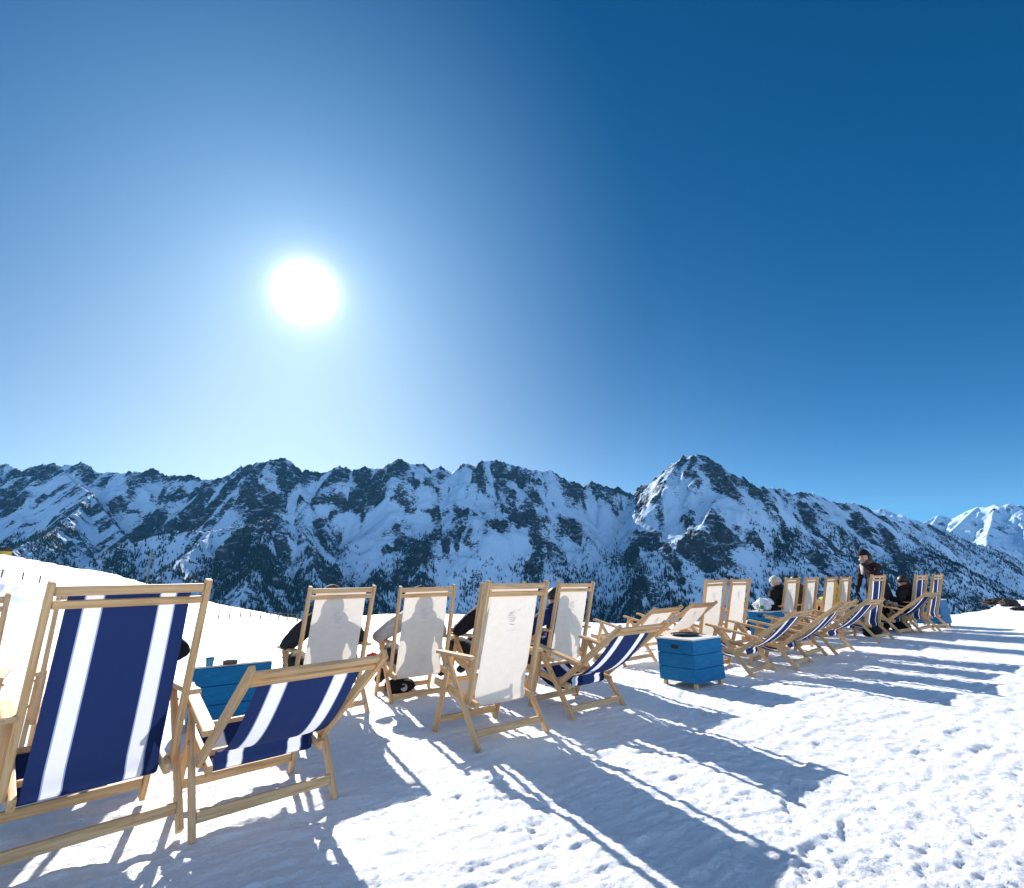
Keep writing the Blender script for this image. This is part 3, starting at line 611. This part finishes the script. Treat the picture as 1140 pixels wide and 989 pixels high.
# ------------------------------------------------------------------ people
def hand_bones(w, d, side, up, s=1.):
    """palm + five unequal, slightly curled fingers. w wrist, d pointing direction, side towards the thumb, up = back of the hand"""
    w, d, side, up = map(Vector, (w, d, side, up)); d.normalize(); side = (side-d*side.dot(d)).normalized(); up = d.cross(side)*(1 if d.cross(side).dot(up) > 0 else -1)
    V = [w+d*.045*s]; E = [(-1, 0)]; Rr = [.019*s]
    for off, L in ((.027, .072), (.009, .082), (-.009, .076), (-.027, .060)):
        k = len(V); b = w+d*.085*s+side*off*s
        V += [b, b+(d*.9-up*.30)*L*.5*s, b+(d*.72-up*.7)*L*.95*s]; Rr += [.0105*s, .009*s, .0075*s]; E += [(0, k), (k, k+1), (k+1, k+2)]
    k = len(V); b = w+d*.04*s+side*.028*s
    V += [b, b+(d*.5+side*.6-up*.25)*.05*s]; Rr += [.0115*s, .009*s]; E += [(0, k), (k, k+1)]
    return V, E, Rr
def skinned(name, V, E, Rr, root=0, lev=2):
    me = bpy.data.meshes.new(name); me.from_pydata([tuple(v) for v in V], E, []); o = bpy.data.objects.new(name, me); col.objects.link(o)
    md = o.modifiers.new('skin', 'SKIN'); md.use_smooth_shade = True
    for i, r in enumerate(Rr):
        sv = me.skin_vertices[0].data[i]; sv.radius = (r, r) if not isinstance(r, tuple) else r; sv.use_root = (i == root)
    sb = o.modifiers.new('sub', 'SUBSURF'); sb.levels = sb.render_levels = lev
    dg = bpy.context.evaluated_depsgraph_get(); dg.update(); out = bpy.data.meshes.new_from_object(o.evaluated_get(dg)); bpy.data.objects.remove(o); bpy.data.meshes.remove(me)
    out.name = name; out.polygons.foreach_set('use_smooth', [True]*len(out.polygons)); return out
class Body:
    def __init__(s): s.V = []; s.E = []; s.R = []; s.M = []
    def v(s, p, r, m, link=None):
        s.V.append(Vector(p)); s.R.append(r); s.M.append(m); i = len(s.V)-1
        if link is not None: s.E.append((link, i))
        return i
    def hand(s, wrist, d, side, up, m, sc=1.):
        V, E, Rr = hand_bones(s.V[wrist], d, side, up, sc); o = len(s.V)
        for p, r in zip(V, Rr): s.V.append(p); s.R.append(r); s.M.append(m)
        s.E += [(wrist if a == -1 else o+a, o+b) for a, b in E]
    def build(s, parent, mats, name='body'):
        me = skinned(name, s.V, s.E, s.R)
        names = list(mats); [me.materials.append(mats[k]) for k in names]
        P = np.array([v[:] for v in s.V]); Rv = np.array([r if not isinstance(r, tuple) else max(r) for r in s.R]); 
        c = np.zeros(len(me.polygons)*3, np.float32); me.polygons.foreach_get('center', c); c = c.reshape(-1, 3)
        best = np.full(len(c), 1e9); mi = np.zeros(len(c), np.int32)
        for a, b in s.E:
            d = P[b]-P[a]; L2 = d@d+1e-9; t = np.clip(((c-P[a])@d)/L2, 0, 1); q = np.linalg.norm(c-P[a]-t[:, None]*d, axis=1)/(Rv[a]+(Rv[b]-Rv[a])*t)
            mm = np.where(t > .5, names.index(s.M[b]), names.index(s.M[a])); k = q < best; best[k] = q[k]; mi[k] = mm[k]
        me.polygons.foreach_set('material_index', mi)
        co = np.zeros(len(me.vertices)*3, np.float32); no = co.copy(); me.vertices.foreach_get('co', co); me.vertices.foreach_get('normal', no); co = co.reshape(-1, 3); no = no.reshape(-1, 3)
        amp = np.zeros(len(co)); sk = {names.index(k) for k in ('sk', 'ha', 'gl') if k in names}      # folds only where there is cloth
        lv = np.zeros(len(me.loops), np.int32); me.loops.foreach_get('vertex_index', lv); lt = np.zeros(len(me.polygons), np.int32); me.polygons.foreach_get('loop_total', lt)
        amp[lv] = .013; bare = np.isin(np.repeat(mi, lt), list(sk)); amp[lv[bare]] = 0
        n = fbm(co[:, 0]*7+co[:, 1]*4, co[:, 2]*17+co[:, 1]*6, 3, .55, 7+len(s.V))
        co = co+no*(n*amp)[:, None]; me.vertices.foreach_set('co', co.reshape(-1).astype(np.float32)); me.update()
        return mobj(name, me, None, parent)
def shell(name, c, r, z0, m, parent, sy=1.1, tilt=0, seg=20, th=.0):
    """a cap / hair shell: the upper part of an ellipsoid"""
    bm = bmesh.new(); prof = []
    for i in range(8):
        a = z0+(math.pi/2-z0)*i/7.2; prof.append((r*math.cos(a), r*1.12*math.sin(a)))
    lathe(bm, prof, seg, (0, 0, 0), 1, sy); me = from_bm(name, bm, True)
    return mobj(name, me, m, parent, Matrix.Translation(c) @ Matrix.Rotation(tilt, 4, 'X'))
def face(parent, c, r):
    """eyes and mouth set into the head, looking along +y"""
    for s in (-1, 1):
        bm = bmesh.new(); bmesh.ops.create_uvsphere(bm, u_segments=10, v_segments=8, radius=.011); mobj('eye', from_bm('eye', bm, True), K_LENS, parent, Matrix.Translation(Vector(c)+Vector((s*.031, r*.93, .012))))
    mobj('mouth', box_me('mouth', .045, .01, .010, .004), mat('lips', (.4, .14, .12), .5)[0], parent, Matrix.Translation(Vector(c)+Vector((0, r*.90, -.055))))
def seated(ch, label, jacket, trousers, hat=None, hair=K_HAIR, lean=0., dz=0., elbows=(.34, .34), hatm=None, glove=None, scale=1.):
    src = CHO[ch]; o = thing('person', label, 'person', src.location, src.rotation_euler.z)
    b = Body(); L = lean
    pel = b.v((0, .06, .35), (.14, .10), 'tr')
    w = b.v((.2*L, .05, .50+dz*.3), (.14, .095), 'ja', pel); chs = b.v((.6*L, .01, .69+dz*.7), (.17, .10), 'ja', w); sh = b.v((.85*L, -.02, .80+dz), (.14, .085), 'ja', chs)
    nk = b.v((L, -.03, .885+dz), .055, 'sk', sh); hd = b.v((1.05*L, -.02, .955+dz), (.078, .085), 'sk', nk); ht = b.v((1.1*L, -.025, 1.01+dz), (.080, .092), 'sk', hd); b.v((1.1*L, -.03, 1.055+dz), (.055, .06), 'sk', ht)
    b.v((1.05*L, .075, .968+dz), .016, 'sk', hd)
    for s, ew in zip((-1, 1), elbows):
        s1 = b.v((s*.175+.85*L, -.015, .785+dz), .088, 'ja', sh); el = b.v((s*ew+.5*L, .02, .60+dz*.6), .076, 'ja', s1); wr = b.v((s*(.29 if ew > .25 else .10), .17, .605), .052, 'ja', el)
        b.hand(wr, (0, 1, -.05), (-s, 0, 0), (0, 0, 1), 'ha')
        hp = b.v((s*.10, .10, .345), .10, 'tr', pel); kn = b.v((s*.13, .50, .44), .075, 'tr', hp); an = b.v((s*.13, .66, .13), .055, 'bo', kn); b.v((s*.14, .80, .07), .05, 'bo', an)
    b.build(o, {'tr': trousers, 'ja': jacket, 'sk': SKIN, 'ha': glove or SKIN, 'bo': K_BLACK})
    c = Vector((1.1*L, -.025, 1.0+dz)); face(o, Vector((1.05*L, -.02, .965+dz)), .085)
    bm = bmesh.new(); lathe(bm, [(.075, -.05), (.115, -.035), (.128, .0), (.112, .035), (.085, .045), (.075, .0)], 18, (0, 0, 0), 1.05, .95)
    for v in bm.verts: v.co += v.co.normalized()*.010*math.sin(v.co.x*60+v.co.z*40)
    mobj('hood', from_bm('hood', bm, True), jacket, o, Matrix.Translation((L, -.035, .872+dz)) @ Matrix.Rotation(-.35, 4, 'X'))
    if hat: shell('beanie', c, .099, -.12, hatm or hat, o, 1.12)
    else: shell('hair', c+Vector((0, -.012, 0)), .094, -.35, hair, o, 1.12)
    return o
seated('A2b', 'person in black seated behind the big striped chair, one shoulder showing', K_BLACK, K_BLACK, hat=K_BLACK, dz=-.02, elbows=(.18, .46), lean=.13)
seated('A3', 'person in charcoal jacket and dark hood behind the reclined striped chair at left', K_DARK, K_BLACK, hat=K_TAUPE, dz=-.02, elbows=(.35, .31), lean=-.01)
seated('A4', 'person in light grey jacket seated in a white chair, elbow out over the left armrest', K_GREY, K_DARK, hat=K_BLACK, dz=-.035, elbows=(.42, .26))
seated('A5b', 'person in black jacket seated behind the nearest empty white chair', K_BLACK, K_DARK, hat=K_BLACK, dz=-.03, elbows=(.40, .30), lean=.0)
seated('A6', 'person in navy jacket seated in the white chair behind the central reclined striped chair', K_NAVY, K_NAVY, hair=K_HAIR, dz=-.09, elbows=(.46, .26), lean=-.09)
pw = seated('A12', 'person with pale head covering and dark jacket leaning left out of a white chair', K_BLACK, K_DARK, hat=cloth('pale_wool', (.50, .48, .46)), dz=.0, elbows=(.34, .26), lean=-.17)
seated('A13', 'person with dark hair and brown jacket, neighbour of the person with pale head covering', K_TAUPE, K_DARK, dz=.0, elbows=(.32, .26), lean=-.16)
seated('A15', 'person in bright yellow and black jacket, only a sliver between two white chairs', K_YEL, K_BLACK, hat=K_BLACK, dz=-.05, elbows=(.30, .22), lean=-.06)
seated('A21', 'person with dark hair and dark jacket leaning left out of a far upright striped chair', K_BROWN, K_BLACK, dz=-.05, elbows=(.30, .26), lean=-.15)
# the standing woman
def standing():
    p = at(973, 640, Y=10.45); o = thing('person', 'woman in dark brown coat and black beanie standing with one hand at her mouth', 'person', (p[0], p[1], float(snow_z(p[0], p[1]))), R(100))
    b = Body(); pel = b.v((0, 0, .86), (.15, .12), 'co'); w = b.v((0, .01, 1.0), (.135, .11), 'co', pel); c = b.v((0, .035, 1.16), (.165, .12), 'co', w); sh = b.v((0, .06, 1.27), (.14, .10), 'co', c)
    nk = b.v((0, .10, 1.35), .055, 'sc', sh); hd = b.v((0, .15, 1.415), (.075, .083), 'sk', nk); ht = b.v((0, .15, 1.475), (.078, .09), 'sk', hd); b.v((0, .14, 1.52), (.05, .055), 'sk', ht); b.v((0, .245, 1.42), .015, 'sk', hd)
    # left arm hangs forward, right arm folded up to the mouth
    s1 = b.v((.18, .07, 1.25), .066, 'co', sh); e = b.v((.23, .13, 1.0), .055, 'co', s1); wr = b.v((.20, .26, .82), .04, 'co', e); b.hand(wr, (0, .35, -1), (-1, 0, 0), (.2, 1, .3), 'gl', 1.1)
    s2 = b.v((-.18, .06, 1.25), .066, 'co', sh); e = b.v((-.21, .17, 1.06), .055, 'co', s2); wr = b.v((-.06, .25, 1.28), .037, 'co', e); b.hand(wr, (.35, -.0, .95), (0, -.5, .3), (0, 1, .2), 'sk')
    for s, dy in ((-1, .06), (1, -.05)):
        hp = b.v((s*.09, 0, .82), .095, 'tr', pel); kn = b.v((s*.10, .03+dy, .46), .062, 'tr', hp); an = b.v((s*.10, -.02+dy, .10), .048, 'bo', kn); b.v((s*.11, .12+dy, .05), .045, 'bo', an)
    b.build(o, {'co': K_BROWN, 'sk': SKIN, 'sc': K_BEIGE, 'tr': K_BLACK, 'bo': K_BLACK, 'gl': K_BLACK})
    bm = bmesh.new(); prof = []
    for r, z in ((.265, .60), (.25, .72), (.225, .85), (.185, 1.0), (.16, 1.06)): prof.append((r, z))
    lathe(bm, prof, 28, (0, -.02, 0), .92, .85)
    for v in bm.verts: a = math.atan2(v.co.y, v.co.x); v.co.x *= 1+.05*math.sin(a*5)*max(0, 1-v.co.z); v.co.y *= 1+.05*math.cos(a*4)*max(0, 1-v.co.z)
    mobj('coat_skirt', from_bm('coat_skirt', bm, True), K_BROWN, o)
    shell('beanie', Vector((0, .142, 1.485)), .102, -.05, K_BLACK, o, 1.1, R(-8))
    bm = bmesh.new(); lathe(bm, [(.05, -.20), (.085, -.12), (.10, 0), (.09, .06), (.05, .09)], 18, (0, 0, 0), 1, .7); mobj('hair', from_bm('hair', bm, True), K_HAIR, o, Matrix.Translation((0, .075, 1.43)))
    bm = bmesh.new(); lathe(bm, [(.11, -.05), (.125, 0), (.11, .05), (.08, .07)], 18, (0, 0, 0), 1, .9); mobj('scarf', from_bm('scarf', bm, True), K_TAUPE, o, Matrix.Translation((0, .085, 1.33)))
    bar('scarf_end', (.02, .19, 1.30), (.05, .22, 1.12), .05, .02, (1, 0, 0), K_BEIGE, o); bar('scarf_end', (.10, .17, 1.30), (.05, .22, 1.10), .035, .02, (1, 0, 0), K_WHITE, o)
    bm = bmesh.new(); lathe(bm, [(.034, 0), (.034, .003), (.022, .004)], 16); mobj('arm_badge', from_bm('arm_badge', bm), K_WHITE, o, Matrix.Translation((.245, .085, 1.19)) @ Matrix.Rotation(math.pi/2, 4, 'Y'))
    face(o, Vector((0, .15, 1.425)), .083)
standing()

# ------------------------------------------------------------------ bags, clothes, bits
def lump(name, loc, size, m, label, cat, seed=0, rz=0, rough=.35, flat=True):
    bm = bmesh.new(); bmesh.ops.create_icosphere(bm, subdivisions=4, radius=1)
    from mathutils import noise as mn
    for v in bm.verts:
        c = v.co.normalized(); n = mn.noise(c*1.7+Vector((seed*3.1, 0, 0)))*rough+mn.noise(c*4.5+Vector((0, seed*2.3, 0)))*rough*.5+mn.noise(c*10+Vector((0, 0, seed)))*rough*.18
        v.co = c*(1+n); v.co.x *= size[0]/2; v.co.y *= size[1]/2; v.co.z *= size[2]/2
        if flat and v.co.z < -size[2]*.38: v.co.z = -size[2]*.38
    o = mobj(name, from_bm(name, bm, True), m); o.location = (loc[0], loc[1], loc[2]+size[2]*.38); o.rotation_euler = (0, 0, rz); return tag(o, label, cat)
def gz(x, y): return float(snow_z(x, y))
def backpack(p, label, m=K_BLACK, s=1., rz=0):
    o = thing('backpack', label, 'backpack', (p[0], p[1], gz(p[0], p[1])), rz)
    mobj('body', box_me('body', .30*s, .20*s, .34*s, .06*s, 5), m, o, Matrix.Translation((0, 0, .17*s))); mobj('pocket', box_me('pocket', .22*s, .07*s, .17*s, .03*s, 4), K_DARK, o, Matrix.Translation((0, -.12*s, .12*s)))
    bar('strap', (-.08*s, .11*s, .05*s), (-.08*s, .12*s, .32*s), .04*s, .014*s, (1, 0, 0), m, o); bar('strap', (.08*s, .11*s, .05*s), (.08*s, .12*s, .32*s), .04*s, .014*s, (1, 0, 0), m, o); return o
p = at(697, 701, z=0); backpack(at(697, 700, Y=9.5), 'dark backpack standing on the snow beyond the left reclined white chair', K_DARK, .75)
zc = zt(B2, .47)
lump('jacket', (4.60, 9.64, zc), (.42, .28, .24), K_WHITE, 'crumpled white and pale lilac jacket heaped on a blue box', 'jacket', 2, .3)
lump('jacket', (4.74, 9.62, zc), (.22, .22, .13), K_BLACK, 'crumpled black jacket heaped beside the white one on a blue box', 'jacket', 5, .9)
bm = bmesh.new(); lathe(bm, [(.03, 0), (.036, .09), (.034, .16), (.018, .20), (.016, .225), (.0165, .235)], 16, (4.46, 9.46, zc)); bt = mobj('bottle', from_bm('bottle', bm, True), mat('white_green_bottle', (.55, .62, .55), .3)[0]); tag(bt, 'pale bottle with green label standing left of the white jacket', 'bottle')
bm = bmesh.new(); lathe(bm, [(.0372, .04), (.0372, .10)], 16, (4.46, 9.46, zc)); mobj('bottle_label', from_bm('bottle_label', bm, True), mat('green_label', (.02, .16, .06), .5)[0], bt)
p = at(444, 772, z=0); lump('bag', (p[0], p[1], gz(p[0], p[1])), (.30, .22, .17), K_BLACK, 'black bag with round badge lying on the snow under the grey jacket person', 'bag', 8, .5, .18)
bm = bmesh.new(); lathe(bm, [(.035, 0), (.035, .004), (.026, .005)], 18); bd = mobj('badge', from_bm('badge', bm), K_GREY, bpy.data.objects['bag'], Matrix.Translation((.02, -.105, .0)) @ Matrix.Rotation(R(80), 4, 'X'))
p = at(972, 709, z=0); lump('bag', (p[0], p[1], gz(p[0], p[1])), (.34, .24, .22), K_BLACK, 'black bag on the snow under the upright striped chair near the standing woman', 'bag', 9, .2, .2)
p = at(1003, 702, z=0); lump('bag', (p[0], p[1], gz(p[0], p[1])), (.42, .26, .26), K_BLACK, 'black bag on the snow behind the farthest reclined striped chair', 'bag', 12, .2, .2)
p = at(414, 737, Y=5.15); lump('glove', (p[0], p[1], p[2]), (.13, .10, .09), K_RED, 'red glove lying between the charcoal and the grey jacket persons', 'glove', 14, .2, .3)

# ------------------------------------------------------------------ fences, pole, rocks, hut on the far snow
FW = mat('fence_wood', (.16, .12, .08), .8)[0]; WIRE = mat('fence_wire', (.12, .12, .12), .5)[0]
def wire_fence(label, P, hgt, wires):
    o = thing('wire_fence', label, 'fence', tuple(P[0]))
    base = Vector(P[0])
    for p in P:
        q = Vector(p)-base; bm = bmesh.new(); lathe(bm, [(.10, -.3), (.09, hgt*.96), (.06, hgt)], 8, tuple(q))
        me = from_bm('post', bm); mobj('post', me, FW, o)
    for w in wires:
        bm = bmesh.new()
        for a, b_ in zip(P, P[1:]):
            a, b_ = Vector(a)-base+Vector((0, 0, w*hgt)), Vector(b_)-base+Vector((0, 0, w*hgt)); d = (b_-a); s = Vector((0, 0, .035))
            v = [bm.verts.new(x) for x in (a-s, b_-s, b_+s, a+s)]; bm.faces.new(v); 
            s = Vector((d.y, -d.x, 0)).normalized()*.02; v = [bm.verts.new(x) for x in (a-s, b_-s, b_+s, a+s)]; bm.faces.new(v)
        mobj('wire', from_bm('wire', bm), WIRE, o)
def on_snow(px, Yd, dz=0):
    x = None; py = 660.
    for _ in range(60):
        q = at(px, py, Y=Yd); zz = gz(q[0], q[1]); py += (q[2]-zz)*F/Yd*.7
    return (q[0], q[1], zz+dz)
wire_fence('thin wire fence on the snow bank right of the big upright striped chair', [on_snow(x, 66+.02*x) for x in (243, 255, 267, 278, 289.5, 300, 310, 320, 331, 342, 352)], 1.2, (.55, .9))
wire_fence('thin wire fence crossing the snow slope beyond the left edge chair', [on_snow(x, 78-.3*(i)) for i, x in enumerate((-40, -18, 1.5, 24.6, 43.6))], 1.1, (.55, .9))
q = on_snow(163, 112); po = thing('trail_pole', 'thin greenish pole standing on the ridge of the far snow slope', 'pole', q)
bm = bmesh.new(); lathe(bm, [(.16, -.5), (.13, 7.0), (.1, 7.2)], 10); mobj('shaft', from_bm('shaft', bm), mat('pole_green', (.10, .12, .07), .7)[0], po); mobj('crosspiece', box_me('crosspiece', .7, .12, .12, .02), FW, po, Matrix.Translation((0, 0, 6.7)))
RK = cloth('dark_stone', (.05, .045, .042))
def rk(px, py, Y, sz, label, seed):
    x, y, z = on_snow(px, Y); lump('rock', (x, y, z-sz[2]*.12), sz, RK, label, 'rock', seed, .4, .5)
rk(1112, 674, 19.2, (1.5, .6, .28), 'long flat dark rock on the snow crest at the right edge', 31); rk(1121, 676, 17.6, (.38, .3, .30), 'small rounded dark rock right of the long flat rock', 33); rk(1129, 677, 17.5, (.36, .3, .26), 'rounded dark rock second from the right edge', 35)
rk(1100, 679, 16.6, (.6, .3, .06), 'low dark rock sliver in the snow below the long flat rock', 37); rk(1137, 683, 15.6, (.7, .3, .16), 'flat dark rock at the very right edge of the snow', 39)
x, y, z = on_snow(1077, 15.2); mk = thing('marker_cone', 'tiny dark marker on the white snow mound at right', 'marker', (x, y, z)); bm = bmesh.new(); lathe(bm, [(.05, 0), (.045, .02), (.015, .07), (.01, .26)], 10); mobj('cone', from_bm('cone', bm, True), BLACK, mk)
x, y, z = on_snow(2, 118); hu = thing('mountain_hut', 'small yellow hut at the top of the snow slope by the left edge', 'hut', (x-1, y, z+.3)); mobj('wall', box_me('wall', 3.4, 2.4, 2.2, .05), mat('yellow_wall', (.55, .38, .04), .7)[0], hu, Matrix.Translation((0, 0, .9)))
bm = bmesh.new(); V = [bm.verts.new(c) for c in ((-1.9, -1.4, 2), (1.9, -1.4, 2), (1.9, 1.4, 2), (-1.9, 1.4, 2), (-1.9, 0, 3.0), (1.9, 0, 3.0))]
for f in ((0, 1, 5, 4), (2, 3, 4, 5), (0, 4, 3), (1, 2, 5), (0, 3, 2, 1)): bm.faces.new([V[i] for i in f])
mobj('roof', from_bm('roof', bm), mat('roof_dark', (.05, .035, .03), .8)[0], hu); mobj('window', box_me('window', .6, .05, .6, .01), BLACK, hu, Matrix.Translation((.4, -1.21, 1.1)))
SH = mat('dry_shrub', (.10, .06, .02), .9)[0]
def shrub(px, Y, s, label):
    x, y, z = on_snow(px, Y); r = random.Random(px); bm = bmesh.new()
    for i in range(220):
        th = r.random()*6.28; rad = s*r.random()**.6; c = Vector((rad*math.cos(th)*1.6, rad*math.sin(th), s*.9*r.random()*(1-rad/s*.5))); d = Vector((r.gauss(0, 1), r.gauss(0, 1), r.gauss(.6, 1))).normalized()*s*.22; e = Vector((r.gauss(0, 1), r.gauss(0, 1), r.gauss(0, 1))).normalized()*s*.05
        bm.faces.new([bm.verts.new(q) for q in (c-e, c+e, c+d)])
    o = mobj('shrub', from_bm('shrub', bm), SH); o.location = (x, y, z); tag(o, label, 'shrub', 'dry shrubs on the ridge of the snow slope')
for px, s, lb in ((11, .9, 'brown shrub next to the yellow hut'), (19, .6, 'small brown shrub right of the one by the hut'), (27, .7, 'brown shrub farthest right of the ones along the slope ridge'),): shrub(px, 116, s, lb)
